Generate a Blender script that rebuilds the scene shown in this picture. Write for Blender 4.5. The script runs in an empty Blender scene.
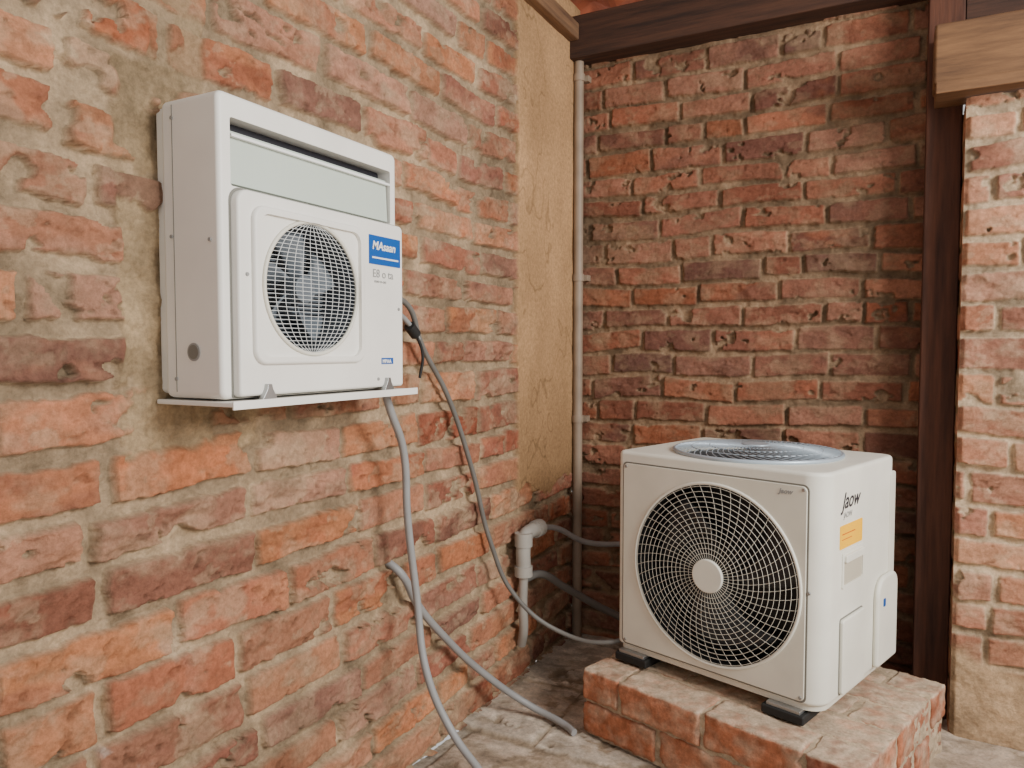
import bpy, bmesh, math, random
import numpy as np
from mathutils import Vector, Matrix, noise as mnoise

random.seed(4)
def lin(r,g,b):
    f=lambda c:(c/255/12.92) if c/255<=0.04045 else ((c/255+0.055)/1.055)**2.4
    return (f(r),f(g),f(b),1.0)

# ---------------------------------------------------------------- materials
def nodes_of(name):
    m=bpy.data.materials.new(name); m.use_nodes=True
    nt=m.node_tree; b=nt.nodes['Principled BSDF']
    return m,nt,b
def mat_plain(name,col,rough=0.45,metal=0.0,var=0.08,scale=6,bump=0.0,bscale=200,coat=0.0,alpha=None):
    m,nt,b=nodes_of(name)
    tc=nt.nodes.new('ShaderNodeTexCoord')
    n=nt.nodes.new('ShaderNodeTexNoise'); n.inputs['Scale'].default_value=scale; n.inputs['Detail'].default_value=6
    nt.links.new(tc.outputs['Object'],n.inputs['Vector'])
    r=nt.nodes.new('ShaderNodeMapRange'); r.inputs[1].default_value=0.3; r.inputs[2].default_value=0.7
    r.inputs[3].default_value=1-var; r.inputs[4].default_value=1.0+var*0.3
    nt.links.new(n.outputs['Fac'],r.inputs[0])
    mx=nt.nodes.new('ShaderNodeMix'); mx.data_type='RGBA'; mx.blend_type='MULTIPLY'; mx.inputs[0].default_value=1
    mx.inputs[6].default_value=col
    nt.links.new(r.outputs[0],mx.inputs[7])
    nt.links.new(mx.outputs[2],b.inputs['Base Color'])
    b.inputs['Roughness'].default_value=rough; b.inputs['Metallic'].default_value=metal
    b.inputs['Coat Weight'].default_value=coat
    if bump>0:
        n2=nt.nodes.new('ShaderNodeTexNoise'); n2.inputs['Scale'].default_value=bscale
        nt.links.new(tc.outputs['Object'],n2.inputs['Vector'])
        bp=nt.nodes.new('ShaderNodeBump'); bp.inputs['Strength'].default_value=bump; bp.inputs['Distance'].default_value=0.002
        nt.links.new(n2.outputs['Fac'],bp.inputs['Height']); nt.links.new(bp.outputs[0],b.inputs['Normal'])
    return m
def mat_masonry(name):
    m,nt,b=nodes_of(name)
    at=nt.nodes.new('ShaderNodeAttribute'); at.attribute_name='Col'
    tc=nt.nodes.new('ShaderNodeTexCoord')
    n=nt.nodes.new('ShaderNodeTexNoise'); n.inputs['Scale'].default_value=90; n.inputs['Detail'].default_value=10; n.inputs['Roughness'].default_value=0.78
    nt.links.new(tc.outputs['Object'],n.inputs['Vector'])
    r=nt.nodes.new('ShaderNodeMapRange'); r.inputs[1].default_value=0.3; r.inputs[2].default_value=0.7
    r.inputs[3].default_value=0.64; r.inputs[4].default_value=1.28
    nt.links.new(n.outputs['Fac'],r.inputs[0])
    mx=nt.nodes.new('ShaderNodeMix'); mx.data_type='RGBA'; mx.blend_type='MULTIPLY'; mx.inputs[0].default_value=1
    nt.links.new(at.outputs['Color'],mx.inputs[6]); nt.links.new(r.outputs[0],mx.inputs[7])
    nt.links.new(mx.outputs[2],b.inputs['Base Color'])
    b.inputs['Roughness'].default_value=1.0; b.inputs['Specular IOR Level'].default_value=0.04
    n2=nt.nodes.new('ShaderNodeTexNoise'); n2.inputs['Scale'].default_value=130; n2.inputs['Detail'].default_value=8; n2.inputs['Roughness'].default_value=0.78
    nt.links.new(tc.outputs['Object'],n2.inputs['Vector'])
    bp=nt.nodes.new('ShaderNodeBump'); bp.inputs['Strength'].default_value=1.0; bp.inputs['Distance'].default_value=0.006
    nt.links.new(n2.outputs['Fac'],bp.inputs['Height']); nt.links.new(bp.outputs[0],b.inputs['Normal'])
    return m
def mat_wood(name,c1,c2,stretch=(30,30,2)):
    m,nt,b=nodes_of(name)
    tc=nt.nodes.new('ShaderNodeTexCoord'); mp=nt.nodes.new('ShaderNodeMapping'); mp.inputs['Scale'].default_value=stretch
    nt.links.new(tc.outputs['Object'],mp.inputs[0])
    n=nt.nodes.new('ShaderNodeTexNoise'); n.inputs['Scale'].default_value=1.6; n.inputs['Detail'].default_value=8; n.inputs['Roughness'].default_value=0.65
    nt.links.new(mp.outputs[0],n.inputs['Vector'])
    cr=nt.nodes.new('ShaderNodeValToRGB'); cr.color_ramp.elements[0].position=0.32; cr.color_ramp.elements[1].position=0.7
    cr.color_ramp.elements[0].color=c1; cr.color_ramp.elements[1].color=c2
    nt.links.new(n.outputs['Fac'],cr.inputs[0]); nt.links.new(cr.outputs[0],b.inputs['Base Color'])
    b.inputs['Roughness'].default_value=0.8
    bp=nt.nodes.new('ShaderNodeBump'); bp.inputs['Strength'].default_value=0.6; bp.inputs['Distance'].default_value=0.004
    nt.links.new(n.outputs['Fac'],bp.inputs['Height']); nt.links.new(bp.outputs[0],b.inputs['Normal'])
    return m

M_MAS=mat_masonry('masonry')
M_WHITE=mat_plain('white_enamel',lin(236,233,226),0.5,0,0.08,7,coat=0.0)
M_CREAM=mat_plain('cream_enamel',lin(229,227,215),0.5,0,0.10,8,coat=0.0)
M_CREAM2=mat_plain('cream_panel',lin(222,218,204),0.55,0,0.11,8)
M_WIRE=mat_plain('wire_cream',lin(222,220,208),0.4,0,0.05)
M_WIREW=mat_plain('wire_white',lin(225,228,228),0.35,0,0.05)
M_DARK=mat_plain('fan_interior_dark',lin(22,22,24),0.6)
M_SEAM=mat_plain('seam_grey',lin(120,118,110),0.6)
M_BLADE=mat_plain('fan_blade_dark',lin(40,41,44),0.4)
M_BLADE2=mat_plain('fan_blade_grey',lin(104,112,120),0.5)
M_INT2=mat_plain('coil_grey',lin(70,76,84),0.5)
M_FLAP=mat_plain('flap_greygreen',lin(196,206,196),0.25,0,0.04)
M_METAL=mat_plain('galvanised_metal',lin(170,172,172),0.35,0.8,0.15,20)
M_FIN=mat_plain('top_grille_steel',lin(176,190,202),0.35,0.3,0.1,10)
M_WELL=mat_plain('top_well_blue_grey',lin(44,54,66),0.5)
M_BLUE=mat_plain('label_blue',lin(10,84,165),0.4)
M_YEL=mat_plain('label_yellow',lin(255,190,0),0.5)
M_RED=mat_plain('label_red',lin(200,50,30),0.4)
M_INK=mat_plain('ink_dark',lin(35,35,45),0.5)
M_INKG=mat_plain('ink_grey',lin(150,150,148),0.5)
M_PAPER=mat_plain('label_white',lin(240,240,238),0.5)
M_CABLE=mat_plain('cable_grey',lin(146,146,146),0.5,0,0.1,20)
M_CABLE2=mat_plain('cable_dark_grey',lin(112,110,106),0.55,0,0.12,20)
M_PVC=mat_plain('pvc_grey',lin(170,166,158),0.45,0,0.12,15)
M_PIPE=mat_plain('painted_pipe',lin(150,132,114),0.55,0,0.25,15,bump=0.3)
M_RUB=mat_plain('black_rubber',lin(28,28,28),0.7)
M_WDARK=mat_wood('timber_dark',lin(52,28,18),lin(98,58,40),(30,30,2))
M_WDARKX=mat_wood('timber_dark_x',lin(42,26,20),lin(84,54,38),(2,30,30))
M_WDARKY=mat_wood('timber_dark_y',lin(84,60,44),lin(140,106,76),(30,2,30))
M_WMIDX=mat_wood('timber_mid_x',lin(84,58,38),lin(138,100,66),(2,18,18))
M_TILE=mat_plain('roof_tile_clay',lin(190,100,64),0.8,0,0.4,12,bump=0.5)
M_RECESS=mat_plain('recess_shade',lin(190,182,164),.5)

# ---------------------------------------------------------------- helpers
COL=bpy.context.scene.collection
def link(o,parent=None):
    COL.objects.link(o)
    if parent is not None: o.parent=parent
    return o
def empty(name,loc,rz=0):
    e=bpy.data.objects.new(name,None); e.empty_display_size=0.1
    e.location=loc; e.rotation_euler=(0,0,rz); COL.objects.link(e); return e
def rrect(x0,x1,y0,y1,r=0.0,n=7):
    rs=[r]*4 if not isinstance(r,(list,tuple)) else r   # order: (x0,y0),(x1,y0),(x1,y1),(x0,y1)
    cs=[(x0,y0,1,1,180),(x1,y0,-1,1,270),(x1,y1,-1,-1,0),(x0,y1,1,-1,90)]
    pts=[]
    for (cx,cy,sx,sy,a0),rr in zip(cs,rs):
        if rr<=1e-6: pts.append((cx,cy)); continue
        ox,oy=cx+sx*rr,cy+sy*rr
        for i in range(n+1):
            a=math.radians(a0+90*i/n); pts.append((ox+rr*math.cos(a),oy+rr*math.sin(a)))
    return pts
def circ(cx,cy,r,n=64): return [(cx+r*math.cos(2*math.pi*i/n),cy+r*math.sin(2*math.pi*i/n)) for i in range(n)]
def prism(name,pts,a,b,axis='Z',mat=None,parent=None,bevel=0.0,cut=None,seg=3,wn=True):
    f={'Z':lambda p,t:(p[0],p[1],t),'Y':lambda p,t:(p[0],t,p[1]),'X':lambda p,t:(t,p[0],p[1])}[axis]
    bm=bmesh.new()
    v0=[bm.verts.new(f(p,a)) for p in pts]; v1=[bm.verts.new(f(p,b)) for p in pts]
    n=len(pts)
    bm.faces.new(v0); bm.faces.new(list(reversed(v1)))
    for i in range(n): bm.faces.new([v0[i],v1[i],v1[(i+1)%n],v0[(i+1)%n]])
    bmesh.ops.recalc_face_normals(bm,faces=bm.faces)
    me=bpy.data.meshes.new(name); bm.to_mesh(me); bm.free()
    if mat: me.materials.append(mat)
    o=bpy.data.objects.new(name,me); link(o,parent)
    if bevel>0:
        md=o.modifiers.new('b','BEVEL'); md.width=bevel; md.segments=seg; md.limit_method='ANGLE'; md.angle_limit=math.radians(40)
    if cut:
        cs=[]
        for c in cut:
            co=prism('cutter',c[0],c[1],c[2],c[3]); co.parent=parent; cs.append(co)
            md=o.modifiers.new('c','BOOLEAN'); md.operation='DIFFERENCE'; md.object=co; md.solver='EXACT'
        bake(o)
        for co in cs: bpy.data.objects.remove(co)
    elif bevel>0: bake(o)
    if bevel>0 or n>8:
        o.data.polygons.foreach_set('use_smooth',[True]*len(o.data.polygons))
        bm=bmesh.new(); bm.from_mesh(o.data)
        for e in bm.edges:
            if len(e.link_faces)==2 and e.calc_face_angle(0)>math.radians(35): e.smooth=False
        bm.to_mesh(o.data); bm.free()
        md=o.modifiers.new('wn','WEIGHTED_NORMAL'); md.keep_sharp=True
    return o
def bake(o):
    bpy.context.view_layer.update()
    dg=bpy.context.evaluated_depsgraph_get()
    me=bpy.data.meshes.new_from_object(o.evaluated_get(dg))
    o.modifiers.clear(); o.data=me
def box(name,x0,x1,y0,y1,z0,z1,mat,parent=None,bevel=0.0):
    return prism(name,[(x0,y0),(x1,y0),(x1,y1),(x0,y1)],z0,z1,'Z',mat,parent,bevel)
def curve(name,splines,r,mat,parent=None,smooth=False,res=2):
    cu=bpy.data.curves.new(name,'CURVE'); cu.dimensions='3D'; cu.bevel_depth=r; cu.bevel_resolution=res; cu.use_fill_caps=True
    for pts,cyc in splines:
        if smooth:
            s=cu.splines.new('BEZIER'); s.bezier_points.add(len(pts)-1)
            for bp,p in zip(s.bezier_points,pts):
                bp.co=p; bp.handle_left_type='AUTO'; bp.handle_right_type='AUTO'
            s.resolution_u=10
        else:
            s=cu.splines.new('POLY'); s.points.add(len(pts)-1)
            for sp,p in zip(s.points,pts): sp.co=(*p,1)
        s.use_cyclic_u=cyc
    cu.materials.append(mat)
    o=bpy.data.objects.new(name,cu); return link(o,parent)
def text(name,body,size,loc,rot,mat,parent,shear=0,ext=0.0004,off=0.0004):
    cu=bpy.data.curves.new(name,'FONT'); cu.body=body; cu.size=size; cu.extrude=ext; cu.shear=shear; cu.offset=off
    cu.materials.append(mat); o=bpy.data.objects.new(name,cu); o.location=loc; o.rotation_euler=rot; return link(o,parent)
def screws(name,pts,r,axis,mat,parent):
    bm=bmesh.new()
    for p in pts:
        m=Matrix.Translation(p)
        if axis=='Y': m=m@Matrix.Rotation(math.pi/2,4,'X')
        if axis=='X': m=m@Matrix.Rotation(math.pi/2,4,'Y')
        bmesh.ops.create_cone(bm,cap_ends=True,segments=14,radius1=r,radius2=r*0.8,depth=0.003,matrix=m)
    me=bpy.data.meshes.new(name); bm.to_mesh(me); bm.free(); me.materials.append(mat)
    return link(bpy.data.objects.new(name,me),parent)
def blades(name,n,r0,r1,cx,cz,y,mat,parent,sweep=0.5,pitch=0.02,width=0.9):
    bm=bmesh.new()
    for k in range(n):
        a0=2*math.pi*k/n; rows=[]
        for i in range(9):
            t=i/8; r=r0+(r1-r0)*t; c=a0+sweep*t; w=width*(0.6+0.4*t)
            row=[]
            for j in range(6):
                s=j/5-0.5
                a=c+w*s
                row.append(bm.verts.new((cx+r*math.cos(a),y+pitch*2*s,cz+r*math.sin(a))))
            rows.append(row)
        for i in range(8):
            for j in range(5): bm.faces.new([rows[i][j],rows[i+1][j],rows[i+1][j+1],rows[i][j+1]])
    me=bpy.data.meshes.new(name); bm.to_mesh(me); bm.free(); me.materials.append(mat)
    me.polygons.foreach_set('use_smooth',[True]*len(me.polygons))
    o=link(bpy.data.objects.new(name,me),parent); md=o.modifiers.new('s','SOLIDIFY'); md.thickness=0.003
    return o
def liner(name,cx,cz,r,y0,y1,mat,parent):
    bm=bmesh.new(); n=64
    a=[bm.verts.new((cx+r*math.cos(2*math.pi*i/n),y0,cz+r*math.sin(2*math.pi*i/n))) for i in range(n)]
    b=[bm.verts.new((v.co.x,y1,v.co.z)) for v in a]
    for i in range(n): bm.faces.new([a[i],b[i],b[(i+1)%n],a[(i+1)%n]])
    bm.faces.new(b)
    me=bpy.data.meshes.new(name); bm.to_mesh(me); bm.free(); me.materials.append(mat)
    return link(bpy.data.objects.new(name,me),parent)

# ---------------------------------------------------------------- numpy noise and masonry
def vn(x,y,seed):
    T=np.random.RandomState(seed).rand(256,256)
    xi=np.floor(x).astype(np.int64); yi=np.floor(y).astype(np.int64)
    fx=x-xi; fy=y-yi; fx=fx*fx*(3-2*fx); fy=fy*fy*(3-2*fy)
    a=T[xi&255,yi&255]; b=T[(xi+1)&255,yi&255]; c=T[xi&255,(yi+1)&255]; d=T[(xi+1)&255,(yi+1)&255]
    return (a*(1-fx)+b*fx)*(1-fy)+(c*(1-fx)+d*fx)*fy
def fbm(x,y,o,seed):
    s=0;w=0.5;t=0
    for i in range(o):
        # rotate each octave so no axis-aligned lattice shows
        c,q=math.cos(.6*i+.4),math.sin(.6*i+.4); f=2**i
        s=s+w*vn((x*c-y*q)*f+i*17.3,(x*q+y*c)*f+i*9.1,seed+i); t+=w; w*=0.55
    return s/t
def ss(a,b,x):
    t=np.clip((x-a)/(b-a),0,1); return t*t*(3-2*t)
def mix(a,b,t): return a*(1-t[...,None])+b*t[...,None]
def masonry(A,B,ch,bl,mort,seed,palette,mcol,z0=0.0,rough=1.0,smear=0.5,depth=0.013,dust=0.35,mdark=.25):
    rs=np.random.RandomState(seed)
    A2=A+(vn(A*5,B*5,seed+1)-.5)*.014+(vn(A*30,B*30,seed+2)-.5)*.003
    B2=B+(vn(A*3.5,B*4,seed+3)-.5)*.018+(vn(A*26,B*26,seed+4)-.5)*.0035
    nrow=int((B.max()-B.min())/ch)+8
    edges=[B.min()-3*ch+z0]
    for i in range(nrow): edges.append(edges[-1]+ch*(1+rs.uniform(-.08,.08)))
    edges=np.array(edges)
    row=np.clip(np.searchsorted(edges,B2)-1,0,nrow-1)
    dl=np.zeros_like(A); dr=np.zeros_like(A); bid=np.zeros(A.shape,np.int64); cen=np.zeros_like(A)
    base=0
    for r in range(nrow):
        m=row==r
        es=[A.min()-bl*2+(0.5*bl if r%2 else 0)+rs.uniform(-.2,.2)*bl]
        while es[-1]<A.max()+bl*2:
            k=rs.rand(); L=bl*rs.uniform(.9,1.1)
            if k<.08: L*=0.52
            es.append(es[-1]+L)
        es=np.array(es)
        if m.any():
            a=A2[m]; ix=np.clip(np.searchsorted(es,a)-1,0,len(es)-2)
            dl[m]=a-es[ix]; dr[m]=es[ix+1]-a; bid[m]=base+ix; cen[m]=(es[ix]+es[ix+1])/2
        base+=len(es)
    nb=base+5
    dv0=B2-edges[row]+rs.uniform(-.005,.003,nb)[bid]; dv1=edges[row+1]-B2+rs.uniform(-.005,.003,nb)[bid]
    tilt=rs.uniform(-1,1,nb)[bid]*(A-cen)*.045
    dv0=dv0+tilt; dv1=dv1-tilt
    dh=np.minimum(dl,dr); dv=np.minimum(dv0,dv1)
    k=0.006
    x1=np.maximum(k-(dh-mort/2),0); y1=np.maximum(k-(dv-mort/2),0)
    d=k-np.sqrt(x1*x1+y1*y1)
    d=d+(vn(A*120,B*120,seed+5)-.5)*.003*rough+(fbm(A*26,B*26,3,seed+6)-.5)*.008*rough
    chip=ss(.65,.72,fbm(A*14,B*19,4,seed+7))
    d=d-chip*.010*rough*ss(.016,.004,d)
    face=ss(-0.0005,.0028,d)
    off=rs.uniform(-1,1,nb)[bid]*.004; tx=rs.uniform(-1,1,nb)[bid]; tz=rs.uniform(-1,1,nb)[bid]
    rough_b=(rs.uniform(.25,1.35,nb)**1.4)[bid]
    rid=1-np.abs(fbm(A*10+bid*.37,B*18,4,seed+31)-.5)*2
    surf=((fbm(A*26,B*38,4,seed+8)-.5)*.009+(rid-.75)*.013)*rough*rough_b+(fbm(A*60,B*60,3,seed+33)-.5)*.0035
    pit=ss(.72,.80,fbm(A*40,B*56,3,seed+9))*.004*rough
    mh=(fbm(A*34,B*34,5,seed+10)-.5)*.013
    sm=ss(.63,.68,fbm(A*4,B*6,6,seed+11))*smear
    sm=np.clip(sm+ss(.66,.69,fbm(A*16,B*22,5,seed+12))*smear*.8,0,1)
    H=mh*(1-face)+face*(depth+off+surf-pit+tx*(A-cen)*.025+tz*(B2-edges[row]-ch/2)*.07)
    H=H*(1-sm*.25)+sm*(.004+mh*.5)
    pal=np.array([lin(*p)[:3] for p in palette]); w=rs.randint(0,len(pal),nb)
    bc=pal[w][bid]*(1+rs.uniform(-.24,.14,nb)[bid])[...,None]
    pal2=pal[rs.randint(0,len(pal),nb)][bid]
    bc=mix(bc,pal2,ss(.45,.65,fbm(A*9,B*16,4,seed+13))*.6)
    # per-brick firing: some bricks greyer than others
    lum=bc.mean(-1,keepdims=True)*np.array([1.12,.98,.86])
    bc=mix(bc,lum+0*bc,rs.uniform(.02,.34,nb)[bid])
    bc=bc*(0.70+.62*fbm(A*22+bid*.1,B*38,5,seed+14))[...,None]
    bc=mix(bc,bc*.5,np.clip(pit/.004*.5+ss(.40,.25,rid)*.45*rough_b,0,1))
    mc=np.array(lin(*mcol)[:3])*(0.40+1.12*fbm(A*20,B*20,6,seed+15))[...,None]
    ds=ss(.48,.70,fbm(A*15,B*22,6,seed+16))
    bc=mix(bc,mc*1.05,np.clip((1-ss(0,.006,d))*dust*.7+dust*ds,0,1))
    mc=mc*(1-mdark*ss(.001,-.004,d)*ss(.60,.4,fbm(A*8,B*8,3,seed+21)))[...,None]
    C=mix(mc,bc,face)
    C=mix(C,mc*1.03,sm*.75)
    grime=ss(.5,.72,fbm(A*2.3,B*1.6,5,seed+40))
    C=C*(1-.20*grime)[...,None]
    return H,C
def hfield(name,P0,ax,bx,nx,A,B,H,C,backing=None,parent=None):
    na,nb=A.shape
    P0=np.array(P0);ax=np.array(ax);bx=np.array(bx);nx=np.array(nx)
    V=P0+A[...,None]*ax+B[...,None]*bx+H[...,None]*nx
    V=V.reshape(-1,3); n=len(V)
    i=np.arange(na*nb).reshape(na,nb)
    F=np.stack([i[:-1,:-1],i[1:,:-1],i[1:,1:],i[:-1,1:]],-1).reshape(-1,4)
    if np.dot(np.cross(ax,bx),nx)<0: F=F[:,::-1]
    col=np.ones((n,4)); col[:,:3]=np.clip(C.reshape(-1,3),0,1)
    if backing:
        a0,a1,b0,b1=A.min(),A.max(),B.min(),B.max()
        bb=[]
        for h in (-.02,-backing):
            for (a,b) in ((a0,b0),(a1,b0),(a1,b1),(a0,b1)): bb.append(P0+a*ax+b*bx+h*nx)
        V=np.vstack([V,bb]); q=n
        F=np.vstack([F,[[q,q+1,q+2,q+3],[q+7,q+6,q+5,q+4],[q,q+4,q+5,q+1],[q+1,q+5,q+6,q+2],[q+2,q+6,q+7,q+3],[q+3,q+7,q+4,q]]])
        col=np.vstack([col,np.tile(list(col[:,:3].mean(0))+[1],(8,1))])
    me=bpy.data.meshes.new(name)
    me.vertices.add(len(V)); me.vertices.foreach_set('co',V.ravel().astype(np.float32))
    me.loops.add(F.size); me.loops.foreach_set('vertex_index',F.ravel().astype(np.int32))
    me.polygons.add(len(F)); me.polygons.foreach_set('loop_start',np.arange(0,F.size,4,dtype=np.int32))
    me.update(calc_edges=True)
    me.polygons.foreach_set('use_smooth',np.ones(len(F),bool))
    at=me.color_attributes.new('Col','FLOAT_COLOR','POINT'); at.data.foreach_set('color',col.ravel().astype(np.float32))
    me.materials.append(M_MAS)
    o=bpy.data.objects.new(name,me); return link(o,parent)
def grid(a0,a1,b0,b1,s):
    return np.meshgrid(np.linspace(a0,a1,int((a1-a0)/s)+1),np.linspace(b0,b1,int((b1-b0)/s)+1),indexing='ij')

# ------------- left wall (x=0 plane, runs along y)
YB=2.436
A,B=grid(-0.3,YB,0.0,2.2,0.0027)
palL=[(196,124,86),(184,110,78),(170,100,76),(204,136,96),(192,124,90),(146,96,78),(200,130,88),(164,106,84),(190,132,102)]
H,C=masonry(A,B,.086,.266,.019,11,palL,(190,166,136),z0=0.02,rough=1.1,smear=.55,depth=.017)
e=(fbm(A*9,B*9,4,91)-.5)*.10
def region(a0,a1,b0,b1,f=.006):
    return ss(-f,f,np.minimum(np.minimum(A-a0,a1-A),np.minimum(B-b0,b1-B))+e*.6)
pm=np.maximum(region(.70,.82,.86,1.46),region(.70,.98,.85,.94))
pm=np.maximum(pm,region(.76,.86,1.3,1.60)*.8)
pm=pm*(1-.75*ss(.56,.62,fbm(A*10,B*12,5,191)))
pc=np.array(lin(178,154,122)[:3])*(0.35+1.25*fbm(A*15,B*13,7,93))[...,None]
H=H*(1-pm)+pm*(.004+(fbm(A*16,B*16,7,94)-.5)*.036); C=mix(C,pc,pm)
pl=ss(-.004,.004,np.minimum(A-1.972+(fbm(A*4,B*14,4,95)-.5)*.03,B-.565+(fbm(A*9,B*9,4,96)-.5)*.16))
plc=np.array(lin(198,158,116)[:3])*(0.60+.70*fbm(A*5,B*3,7,97))[...,None]
crack=ss(.012,.0,np.abs(fbm(A*5,B*3,4,98)-.5))*.3
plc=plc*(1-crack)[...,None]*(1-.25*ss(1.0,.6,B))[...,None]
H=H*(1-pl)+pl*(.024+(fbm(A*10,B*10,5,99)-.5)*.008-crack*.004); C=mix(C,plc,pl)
ww=ss(.54,.60,fbm(A*9,B*12,6,101))*ss(.85,.65,A)*ss(.62,.5,B)*.55
C=mix(C,np.array(lin(205,196,184)[:3])+0*C,ww)
hfield('wall_left',(0,0,0),(0,1,0),(0,0,1),(1,0,0),A,B,H,C,backing=.12)

# ------------- back wall
A,B=grid(0.0,1.12,0.0,2.1,0.0034)
palB=[(158,98,72),(146,88,66),(132,82,64),(166,106,78),(118,78,66),(152,96,74)]
H,C=masonry(A,B,.0765,.240,.012,23,palB,(156,130,104),z0=0.01,rough=.75,smear=.5,depth=.011,dust=.4,mdark=.35)
hfield('wall_back',(0,YB,0),(1,0,0),(0,0,1),(0,-1,0),A,B,H,C,backing=.12)

# ------------- right pillar
pr=empty('wall_right_pillar',(0,0,0))
A,B=grid(1.174,1.95,0.0,1.665,0.0035)
palR=[(202,138,104),(190,122,90),(178,110,84),(208,150,116),(196,130,98)]
H,C=masonry(A,B,.0835,.25,.014,37,palR,(204,180,150),z0=0.03,rough=.8,smear=.4,depth=.012)
bs=ss(.24,.20,B+(fbm(A*6,B*6,3,39)-.5)*.1)
H=H*(1-bs)+bs*(.012+(fbm(A*12,B*12,6,40)-.5)*.024); C=mix(C,np.array(lin(190,160,128)[:3])*(0.5+.9*fbm(A*12,B*12,6,41))[...,None],bs)
H=H*ss(0,.012,A-1.174)
hfield('pillar_face',(0,2.25,0),(1,0,0),(0,0,1),(0,-1,0),A,B,H,C,parent=pr)
A,B=grid(0,.2,0,1.665,0.005)
H,C=masonry(A,B,.0835,.2,.014,38,palR,(170,140,108),z0=0.03,rough=.3,smear=.4,depth=.002)
H=np.clip(H*ss(0,.012,A),-.003,.0025)
hfield('pillar_return',(1.174,2.25,0),(0,1,0),(0,0,1),(-1,0,0),A,B,H,C,parent=pr)

# ------------- floor : worn dusty screed over big slabs
A,B=grid(0.0,3.0,-1.2,2.45,0.007)
palF=[(214,200,180),(204,190,172),(220,204,184),(210,188,166)]
H,C=masonry(A,B,.36,.50,.006,53,palF,(168,150,128),rough=.7,smear=.6,depth=.004,dust=.6)
dk=ss(.46,.70,fbm(A*5,B*5,6,54))
C=C*((1-.25*dk)*(.86+.52*fbm(A*30,B*30,6,57)))[...,None]
H=H+(fbm(A*7,B*7,6,58)-.5)*.008
hfield('floor',(0,0,-.006),(1,0,0),(0,1,0),(0,0,1),A,B,H*.8,C,backing=.1)

# ------------- timber and roof
box('roof_beam',0.0,1.084,2.345,2.46,2.005,2.145,M_WDARKX,bevel=.005)
box('wall_plate_timber',-.02,.06,-0.3,2.343,2.06,2.115,M_WDARKY,bevel=.005)
box('timber_post',1.086,1.171,2.325,2.46,0,2.23,M_WDARK,bevel=.004)
lb=empty('lintel_beam',(1.098,2.19,1.668))
box('beam',0,.86,0.01,.13,.028,.18,M_WMIDX,lb,bevel=.008)
box('packing_board',0.005,.86,-.004,.13,0,.030,M_WMIDX,lb,bevel=.003)
box('header_board',1.173,1.95,2.335,2.42,1.84,2.2,M_WDARKX,bevel=.002)
rf=empty('roof',(0,0,0))
bm=bmesh.new(); nx,ny=120,26; g=[]
for i in range(nx+1):
    r_=[]
    for j in range(ny+1):
        x=-.1+2.1*i/nx; y=1.95+0.7*j/ny
        r_.append(bm.verts.new((x,y,2.32-.12*(y-1.95)+.018*math.sin(x*2*math.pi/.16)+.012*((y*4)%1))))
    g.append(r_)
for i in range(nx):
    for j in range(ny): bm.faces.new([g[i][j],g[i+1][j],g[i+1][j+1],g[i][j+1]])
me=bpy.data.meshes.new('tiles'); bm.to_mesh(me); bm.free(); me.materials.append(M_TILE)
o=link(bpy.data.objects.new('clay_tiles',me),rf); o.modifiers.new('s','SOLIDIFY').thickness=.012
for k,x in enumerate((.30,.80,1.45)): box('rafter_%d'%k,x,x+.06,1.98,2.32,2.18,2.25,M_WDARKY,rf,.004)

# ---------------------------------------------------------------- outdoor unit
ANG=math.atan2(-.293,.956)
ou=empty('air_conditioner_outdoor_unit',(.369,1.891,.21),ANG)
W,HH,D=.56,.54,.44
FX,FZ,FR=.287,.262,.224
cylF=(circ(FX,FZ,FR,72),-.05,.13,'Y')
TX,TY,TR=.285,.222,.212
prof=rrect(0,W,0,D,[.018,.05,.03,.03],8)
prism('casing',prof,.012,HH,'Z',M_CREAM,ou,bevel=.010,cut=[cylF,(circ(TX,TY,TR-.006,64),HH-.05,HH+.05,'Z')])
prism('base_skirt',rrect(.008,W-.008,.008,D-.008,[.015,.045,.025,.025],6),0,.014,'Z',M_CREAM2,ou)
prism('front_panel',rrect(.022,.520,.022,.508,.012,5),-.0035,.006,'Y',M_CREAM2,ou,bevel=.0015,cut=[(circ(FX,FZ,FR,72),-.05,.05,'Y')])
prism('panel_seam',rrect(.018,.524,.018,.512,.014,5),-.0008,.003,'Y',M_SEAM,ou,cut=[(circ(FX,FZ,FR,72),-.05,.05,'Y')])
liner('fan_well',FX,FZ,FR-.001,.0,.128,M_DARK,ou)
curve('fan_rim',[([(x,-.004,z) for x,z in circ(FX,FZ,FR-.001,72)],True)],.004,M_CREAM,ou)
blades('fan_blades',3,.03,FR-.015,FX,FZ,.07,M_BLADE,ou,sweep=.7,pitch=.022,width=1.25)
sp=[]
def dome(r): return -.006-.014*(1-(r/FR)**2)
nr=14
for k in range(nr):
    r=.054+(FR-.008-.054)*k/(nr-1)
    sp.append(([(x,dome(r),z) for x,z in circ(FX,FZ,r,72)],True))
for k in range(50):
    a=2*math.pi*k/50; pts=[]
    for i in range(9):
        r=.036+(FR-.036)*i/8; aa=a+.35*(i/8)
        pts.append((FX+r*math.cos(aa),dome(r)+.001,FZ+r*math.sin(aa)))
    sp.append((pts,False))
curve('fan_guard',sp,.00060,M_WIRE,ou,res=1)
prism('guard_hub',circ(FX,FZ,.041,40),-.026,-.016,'Y',M_CREAM,ou,bevel=.003)
screws('front_screws',[(.03,-.004,.50),(.512,-.004,.50),(.512,-.004,.03),(.03,-.004,.03),(.526,-.001,.27)],.0045,'Y',M_METAL,ou)
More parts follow.
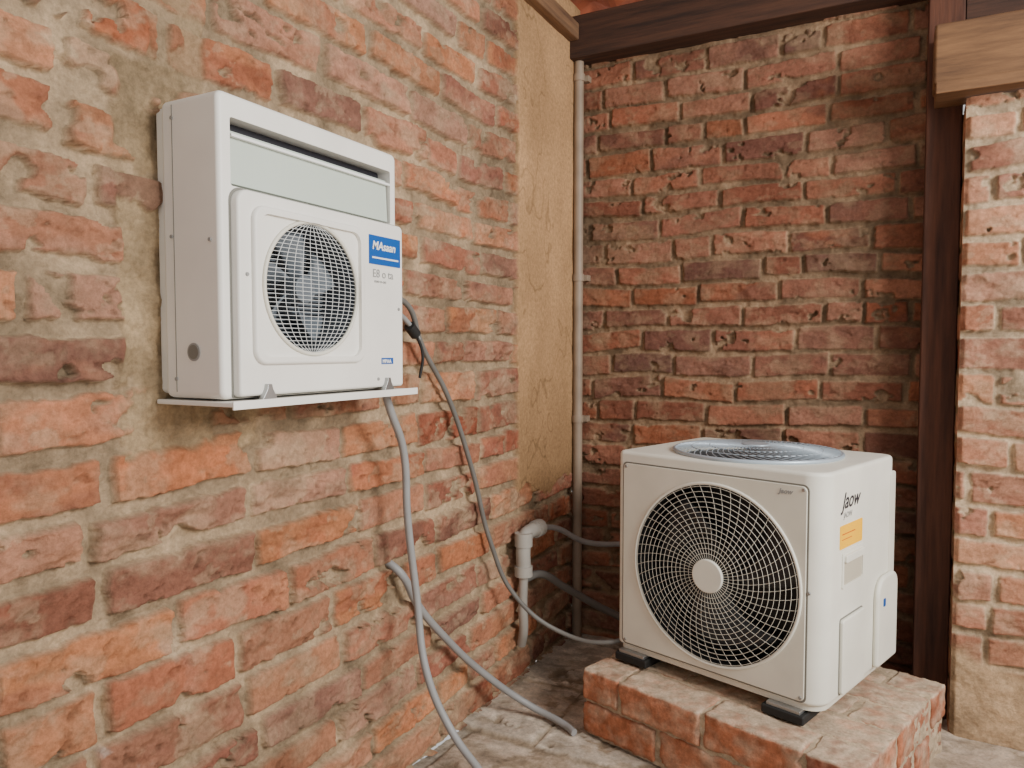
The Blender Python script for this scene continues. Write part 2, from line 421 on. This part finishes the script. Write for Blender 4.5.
# top exhaust grille
tg=[]
def ring(r,z): return ([(TX+r*math.cos(2*math.pi*i/72),TY+r*math.sin(2*math.pi*i/72),z) for i in range(72)],True)
def thz(t): return HH+.020-.012*t*t
curve('top_ring',[ring(TR-.002,HH+.004)],.0055,M_FIN,ou,res=3)
curve('top_ring_inner',[ring(.07,thz(.3)),ring(.118,thz(.53)),ring(.165,thz(.78))],.0014,M_FIN,ou)
for k in range(54):
    a=2*math.pi*k/54; pts=[]
    for i in range(9):
        t=i/8; r=.03+(TR-.033)*t; aa=a+.9*t**1.2
        pts.append((TX+r*math.cos(aa),TY+r*math.sin(aa),thz(t)))
    tg.append((pts,False))
curve('top_fins',tg,.0013,M_FIN,ou,res=1)
prism('top_hub',circ(TX,TY,.036,36),HH+.010,HH+.024,'Z',M_FIN,ou,bevel=.004)
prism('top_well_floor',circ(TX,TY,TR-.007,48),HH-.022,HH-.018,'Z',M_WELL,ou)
# side details (right side faces +x local)
RX=math.pi/2; side=(math.pi/2,0,math.pi/2)
prism('sticker_yellow',rrect(.080,.215,.358,.412,.003,2),W-.0005,W+.0008,'X',M_YEL,ou)
prism('sticker_line',rrect(.092,.17,.390,.392,.0,2),W+.0007,W+.0011,'X',M_RED,ou)
prism('sticker_line_lower',rrect(.092,.15,.378,.3795,.0,2),W+.0007,W+.0011,'X',M_RED,ou)
text('side_logo','Jaow',.052,(W+.0005,.090,.450),side,M_INK,ou,shear=.4)
text('side_logo_small','JAOW',.018,(W+.0005,.100,.428),side,M_INKG,ou,off=0)
prism('handle_recess_rim',rrect(.095,.225,.265,.350,.006,3),W-.001,W+.003,'X',M_CREAM,ou,bevel=.001,cut=[(rrect(.103,.217,.272,.343,.005,3),W-.01,W+.01,'X')])
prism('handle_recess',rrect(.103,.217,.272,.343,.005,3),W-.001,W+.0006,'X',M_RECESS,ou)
prism('handle_lip',rrect(.103,.217,.325,.343,.004,3),W-.001,W+.009,'X',M_CREAM,ou,bevel=.002)
prism('access_cover',rrect(.090,.225,.022,.195,.008,3),W-.001,W+.009,'X',M_CREAM,ou,bevel=.003)
prism('access_seam',rrect(.087,.228,.019,.198,.009,3),W-.001,W+.0008,'X',M_SEAM,ou)
prism('valve_cover',rrect(.30,.438,.02,.245,[.01,.01,.035,.05],6),W-.001,W+.014,'X',M_CREAM,ou,bevel=.009)
prism('rear_trim',rrect(.40,.436,.03,.50,.01,3),W-.004,W+.003,'X',M_CREAM2,ou,bevel=.002)
prism('blue_dot',rrect(.33,.345,.17,.19,.003,2),W+.0135,W+.0152,'X',M_BLUE,ou)
text('front_logo','Jaow',.016,(.455,-.0042,.487),(RX,0,0),M_INKG,ou,shear=.3)
for k,(x,y) in enumerate(((.05,.035),(.47,.035),(.05,.37),(.47,.37))):
    box('foot_bracket_%d'%k,x-.035,x+.045,y-.045,y+.045,-.008,.001,M_METAL,ou,.002)
    box('foot_pad_%d'%k,x-.045,x+.055,y-.05,y+.05,-.028,-.007,M_RUB,ou,.004)
    screws('foot_bolt_%d'%k,[(x+.03,y-.03,-.006)],.008,'Z',M_METAL,ou)

# ---------------------------------------------------------------- brick plinth
pf=empty('brick_plinth',(.308,1.791,0),ANG)
def brick_mesh(name,bricks,parent,jit=.0028,top=None):
    verts=[];faces=[];cols=[]
    pal=[lin(*c)[:3] for c in [(186,120,90),(172,108,82),(158,98,78),(194,130,100),(178,114,88)]]
    dustc=lin(206,188,164)[:3]
    for bi,(x0,x1,y0,y1,z0,z1) in enumerate(bricks):
        c=random.choice(pal); n=(30,14,12); idx={}
        L=(x1-x0,y1-y0,z1-z0); rad=.004
        def vid(i,j,k):
            if (i,j,k) in idx: return idx[(i,j,k)]
            p=[x0+L[0]*i/n[0],y0+L[1]*j/n[1],z0+L[2]*k/n[2]]
            q=[min(max(p[a],(x0,y0,z0)[a]+rad),(x1,y1,z1)[a]-rad) for a in range(3)]
            d=Vector(p)-Vector(q)
            if d.length>1e-7: d=d.normalized()*rad
            P=Vector(q)+d
            s=mnoise.noise_vector(Vector((P.x*80+bi*7,P.y*80,P.z*80)))*jit*.8+mnoise.noise_vector(Vector((P.x*22+bi*7,P.y*22,P.z*22)))*jit*1.1
            ne=(i in(0,n[0]))+(j in(0,n[1]))+(k in(0,n[2]))
            if ne>=2:
                ch=max(0,mnoise.noise(Vector((P.x*35+bi*3,P.y*35,P.z*35)))-.05)*.018
                s=s+(Vector(((x0+x1)/2,(y0+y1)/2,(z0+z1)/2))-P).normalized()*ch
            P=P+s
            f=mnoise.noise(Vector((P.x*40,P.y*40+bi,P.z*60)))*.35+1
            t=0.12+.5*mnoise.noise(Vector((P.x*18,P.y*18+bi,P.z*22)))+.35*mnoise.noise(Vector((P.x*60,P.y*60+bi,P.z*60)))
            if top is not None and z1>top-.03 and k==n[2]: t+=.55
            if k in (0,n[2]) or i in(0,n[0]): t+=.12
            t=min(max(t,0),.9)
            cols.append([ (c[a]*(1-t)+dustc[a]*t)*f for a in range(3)]+[1])
            idx[(i,j,k)]=len(verts); verts.append(P); return idx[(i,j,k)]
        for i in range(n[0]):
            for j in range(n[1]):
                faces.append([vid(i,j,0),vid(i,j+1,0),vid(i+1,j+1,0),vid(i+1,j,0)])
                faces.append([vid(i,j,n[2]),vid(i+1,j,n[2]),vid(i+1,j+1,n[2]),vid(i,j+1,n[2])])
        for i in range(n[0]):
            for k in range(n[2]):
                faces.append([vid(i,0,k),vid(i+1,0,k),vid(i+1,0,k+1),vid(i,0,k+1)])
                faces.append([vid(i,n[1],k),vid(i,n[1],k+1),vid(i+1,n[1],k+1),vid(i+1,n[1],k)])
        for j in range(n[1]):
            for k in range(n[2]):
                faces.append([vid(0,j,k),vid(0,j,k+1),vid(0,j+1,k+1),vid(0,j+1,k)])
                faces.append([vid(n[0],j,k),vid(n[0],j+1,k),vid(n[0],j+1,k+1),vid(n[0],j,k+1)])
    me=bpy.data.meshes.new(name); me.from_pydata(verts,[],faces); me.materials.append(M_MAS)
    me.polygons.foreach_set('use_smooth',[True]*len(me.polygons))
    at=me.color_attributes.new('Col','FLOAT_COLOR','POINT'); at.data.foreach_set('color',np.array(cols,dtype=np.float32).ravel())
    return link(bpy.data.objects.new(name,me),parent)
bl=[];PW,PD=.715,.585
for c in range(2):
    z0=.006+c*.089; z1=z0+.082
    for r in range(5):
        y0=r*PD/5; y1=y0+PD/5-.007
        off=(0 if (r+c)%2==0 else -.118)
        x=off
        while x<PW-.02:
            a=max(x,0)+random.uniform(0,.003); b=min(x+.2385-.008,PW-.002)+random.uniform(-.003,.002)
            if b-a>.04: bl.append((a,b,y0+random.uniform(-.004,.003)+.004,y1,z0,z1+random.uniform(-.002,.002)))
            x+=.2385
brick_mesh('bricks',bl,pf,top=.178)
def mortar_body():
    bm=bmesh.new(); bmesh.ops.create_cube(bm,size=1)
    bmesh.ops.subdivide_edges(bm,edges=bm.edges,cuts=60,use_grid_fill=True)
    x0,x1,y0,y1,z0,z1=.008,PW-.009,.011,PD-.010,0,.1735
    for v in bm.verts:
        v.co=Vector((x0+(v.co.x+.5)*(x1-x0),y0+(v.co.y+.5)*(y1-y0),z0+(v.co.z+.5)*(z1-z0)))
        v.co+=mnoise.noise_vector(v.co*55)*.004
    me=bpy.data.meshes.new('mortar_body'); bm.to_mesh(me); bm.free(); me.materials.append(M_MAS)
    m=lin(198,178,152); cols=[]
    for v in me.vertices:
        f=1+.3*mnoise.noise(v.co*30)+.15*mnoise.noise(v.co*90); cols+= [m[0]*f,m[1]*f,m[2]*f,1]
    at=me.color_attributes.new('Col','FLOAT_COLOR','POINT'); at.data.foreach_set('color',cols)
    link(bpy.data.objects.new('mortar_body',me),pf)
mortar_body()

# ---------------------------------------------------------------- wall unit (local x along wall, y into wall, z up)
wu=empty('wall_mounted_air_conditioner',(.15,.771,.945),math.pi/2)
w,h,d=.432,.46,.150
CX,CZ,CR=.178,.178,.109
fcut=(circ(CX,CZ,CR,64),-.08,.075,'Y')
prism('casing',rrect(0,w,0,h,.012,5),0,d-.022,'Y',M_WHITE,wu,bevel=.008,cut=[(rrect(.022,.412,.322,.424,.004,3),-.05,.035,'Y'),fcut])
prism('rear_flange',rrect(.006,w-.006,.006,h-.006,.01,4),d-.024,d-.004,'Y',M_WHITE,wu,bevel=.003)
prism('upper_slot_back',rrect(.022,.412,.322,.424,.004,3),.030,.036,'Y',M_INK,wu)
prism('air_flap',[(.020,.326),(.004,.326),(.008,.406),(.014,.408)],.026,.408,'X',M_FLAP,wu,bevel=.001)
prism('flap_rail',rrect(.024,.410,.396,.400,.001,2),-.001,.006,'Y',M_PAPER,wu)
fc=(circ(CX,CZ,CR,64),-.08,.07,'Y')
prism('front_cover',rrect(.020,.4305,.004,.318,[.006,.006,.010,.022],6),-.016,.004,'Y',M_WHITE,wu,bevel=.005,cut=[fc])
prism('cover_seam',rrect(.017,.4315,.002,.3215,[.006,.006,.010,.022],6),-.001,.002,'Y',M_SEAM,wu,cut=[fc])
prism('fan_bezel',rrect(.045,.306,.052,.298,.024,8),-.024,-.012,'Y',M_WHITE,wu,bevel=.005,cut=[(rrect(.057,.294,.064,.286,.020,8),-.08,-.017,'Y'),fc])
curve('fan_collar',[([(x,-.018,z) for x,z in circ(CX,CZ,CR+.001,64)],True)],.0035,M_CREAM2,wu)
liner('fan_well',CX,CZ,CR-.0012,-.014,.073,M_INT2,wu)
sl=[]
for k in range(1,30):
    z=-CR+2*CR*k/30; hw=math.sqrt(CR*CR-z*z)*.98
    sl.append(([(CX-hw,.062,CZ+z),(CX+hw,.062,CZ+z)],False))
curve('coil_slats',sl,.0018,M_BLADE2,wu,res=1)
blades('fan_blades',5,.02,.098,CX,CZ,.034,M_BLADE2,wu,sweep=.5,pitch=.012,width=.7)
prism('fan_hub',circ(CX,CZ,.024,32),.0,.03,'Y',M_BLADE2,wu,bevel=.003)
sp=[];R=CR-.001
for k in range(1,32):
    z=-R+2*R*k/32; hw=math.sqrt(R*R-z*z); pts=[]
    for i in range(11):
        x=-hw+2*hw*i/10; pts.append((CX+x,-.016-.012*(1-(x*x+z*z)/R/R),CZ+z))
    sp.append((pts,False))
for k in range(1,12):
    f=-1+2*k/12; pts=[]
    for i in range(25):
        a=-math.pi/2+math.pi*i/24; x=f*R*math.cos(a); z=R*math.sin(a)
        pts.append((CX+x,-.0165-.012*(1-(x*x+z*z)/R/R),CZ+z))
    sp.append((pts,False))
curve('fan_guard',sp,.0005,M_WIREW,wu,res=1)
prism('label_blue',rrect(.325,.420,.236,.290,.001,2),-.0175,-.0155,'Y',M_BLUE,wu)
text('label_text','MAsaan',.022,(.333,-.0178,.264),(RX,0,0),M_PAPER,wu,shear=.2)
prism('label_rule',rrect(.333,.413,.247,.250,0,2),-.0180,-.0170,'Y',M_PAPER,wu)
text('model_text','E8 o ta',.022,(.335,-.0166,.212),(RX,0,0),M_INKG,wu,off=0)
text('model_text_small','ooo-o-oo',.009,(.340,-.0166,.202),(RX,0,0),M_INKG,wu,off=0)
prism('serial_label',rrect(.360,.396,.048,.060,0,2),-.0170,-.0155,'Y',M_BLUE,wu)
text('serial_text','MBAA',.010,(.362,-.0173,.050),(RX,0,0),M_PAPER,wu)
screws('cover_screws',[(.036,-.0165,.19),(.415,-.0165,.155),(.35,-.0165,.02)],.0035,'Y',M_INKG,wu)
prism('side_emblem',circ(.06,.072,.014,28),-.0015,.001,'X',M_INKG,wu)
prism('side_emblem_inner',circ(.06,.072,.011,28),-.002,-.001,'X',M_SEAM,wu)
screws('side_screws',[(-.001,.10,.43),(-.001,.10,.03),(-.001,.105,.25),(-.001,.02,.24)],.003,'X',M_INKG,wu)
prism('side_seam',rrect(.1,.1012,.01,.45,0,2),-.0006,.001,'X',M_SEAM,wu)
prism('tray',rrect(-.004,.462,-.026,d-.004,.004,3),-.010,-.003,'Z',M_WHITE,wu,bevel=.0015)
box('tray_lip',-.004,.462,-.028,-.025,-.014,-.001,M_WHITE,wu,.0008)
for k,x in enumerate((.072,.375)):
    prism('bracket_%d'%k,[(x-.016,-.002),(x+.016,-.002),(x+.006,.014),(x+.004,.022),(x-.004,.022),(x-.006,.014)],-.024,-.014,'Y',M_METAL,wu,bevel=.001)
    screws('bracket_bolt_%d'%k,[(x+.01,-.022,-.012)],.006,'Z',M_METAL,wu)
screws('tray_nuts',[(.22,.0,-.014),(.27,.04,-.014)],.008,'Z',M_INKG,wu)

# ---------------------------------------------------------------- cables and pipes
curve('grey_power_cable',[([(.10,1.215,.96),(.105,1.235,.90),(.10,1.288,.806),(.095,1.309,.652),(.10,1.3345,.471),(.14,1.315,.312),(.2,1.3207,.195),(.30,1.296,.125),(.42,1.22,.05),(.55,1.12,.016),(.85,.9,.014)],False)],.0085,M_CABLE,smooth=True,res=4)
rc=empty('refrigerant_hose',(0,0,0))
curve('hose',[([(.07,1.20,1.14),(.075,1.26,1.135),(.06,1.37,1.115),(.05,1.425,1.04),(.04,1.56,.90),(.04,1.675,.70),(.05,1.755,.49),(.09,1.82,.33),(.2,1.886,.222),(.35,1.90,.215),(.42,1.98,.24)],False)],.0065,M_CABLE2,rc,smooth=True,res=4)
curve('hose_second_core',[([(.07,1.20,1.115),(.07,1.27,1.11),(.055,1.365,1.085),(.052,1.415,1.045)],False)],.006,M_CABLE,rc,smooth=True,res=4)
curve('hose_clip',[([(.055,1.375,1.075),(.055,1.40,1.055)],False)],.013,M_RUB,rc,res=3)
curve('loose_wire',[([(.055,1.40,1.06),(.06,1.42,1.01),(.055,1.415,.955)],False)],.0035,M_RUB,rc,smooth=True,res=3)
curve('drain_hose',[([(-.005,1.355,.535),(.03,1.369,.505),(.035,1.422,.422),(.045,1.524,.307),(.08,1.702,.133),(.15,1.79,.04),(.262,1.783,.014),(.30,1.76,.012)],False)],.0095,M_CABLE,smooth=True,res=4)
pv=empty('pvc_drain_elbow',(0,0,0))
curve('elbow_body',[([(.055,1.945,.36),(.055,1.945,.44),(.055,1.955,.462),(.055,1.98,.470),(.058,2.03,.470)],False)],.022,M_PVC,pv,smooth=True,res=6)
curve('elbow_collar',[([(.055,1.945,.435),(.055,1.945,.475)],False),([(.055,1.945,.345),(.055,1.945,.375)],False),([(.057,2.02,.470),(.058,2.05,.470)],False)],.027,M_PVC,pv,res=6)
curve('elbow_tail',[([(.055,1.945,.35),(.05,1.95,.26),(.045,1.965,.17),(.03,1.98,.12)],False)],.014,M_PVC,pv,smooth=True,res=5)
curve('outlet_hose',[([(.058,2.045,.47),(.08,2.12,.455),(.14,2.25,.385),(.30,2.37,.375),(.5,2.40,.39)],False)],.009,M_CABLE,pv,smooth=True,res=4)
curve('lower_hose',[([(.05,1.955,.33),(.07,2.03,.33),(.11,2.12,.27),(.2,2.25,.17),(.35,2.33,.09),(.5,2.37,.02)],False)],.012,M_CABLE2,pv,smooth=True,res=4)
vp=empty('conduit_pipe',(.042,2.385,0))
curve('pipe',[([(0,0,0),(0,0,2.004)],False)],.0165,M_PIPE,vp,res=6)
for k,z in enumerate((.78,1.27,1.95)):
    curve('clamp_%d'%k,[([(0,0,z-.012),(0,0,z+.012)],False)],.0205,M_PIPE,vp,res=6)
    box('clamp_tab_%d'%k,-.03,.03,.012,.04,z-.01,z+.01,M_PIPE,vp,.001)

# ---------------------------------------------------------------- light
wd=bpy.data.worlds.new('world'); bpy.context.scene.world=wd; wd.use_nodes=True
bg=wd.node_tree.nodes['Background']; bg.inputs[0].default_value=(1.0,.985,.965,1); bg.inputs[1].default_value=.70
def area(name,loc,target,sx,sy,pw,col):
    l=bpy.data.lights.new(name,'AREA'); l.shape='RECTANGLE'; l.size=sx; l.size_y=sy; l.energy=pw; l.color=col
    o=bpy.data.objects.new(name,l); o.location=loc; o.rotation_euler=(Vector(target)-Vector(loc)).to_track_quat('-Z','Y').to_euler(); link(o)
area('daylight_right',(2.7,.95,1.8),(0,1.0,.8),.9,.9,90,(1,.97,.92))

cam=bpy.data.cameras.new('camera'); cam.lens=26.0; cam.sensor_width=36; cam.clip_start=.02
c=bpy.data.objects.new('camera',cam); c.location=(1.05,0,1.02); c.rotation_euler=(math.radians(90-2.63),0,math.radians(28)); link(c)
bpy.context.scene.camera=c
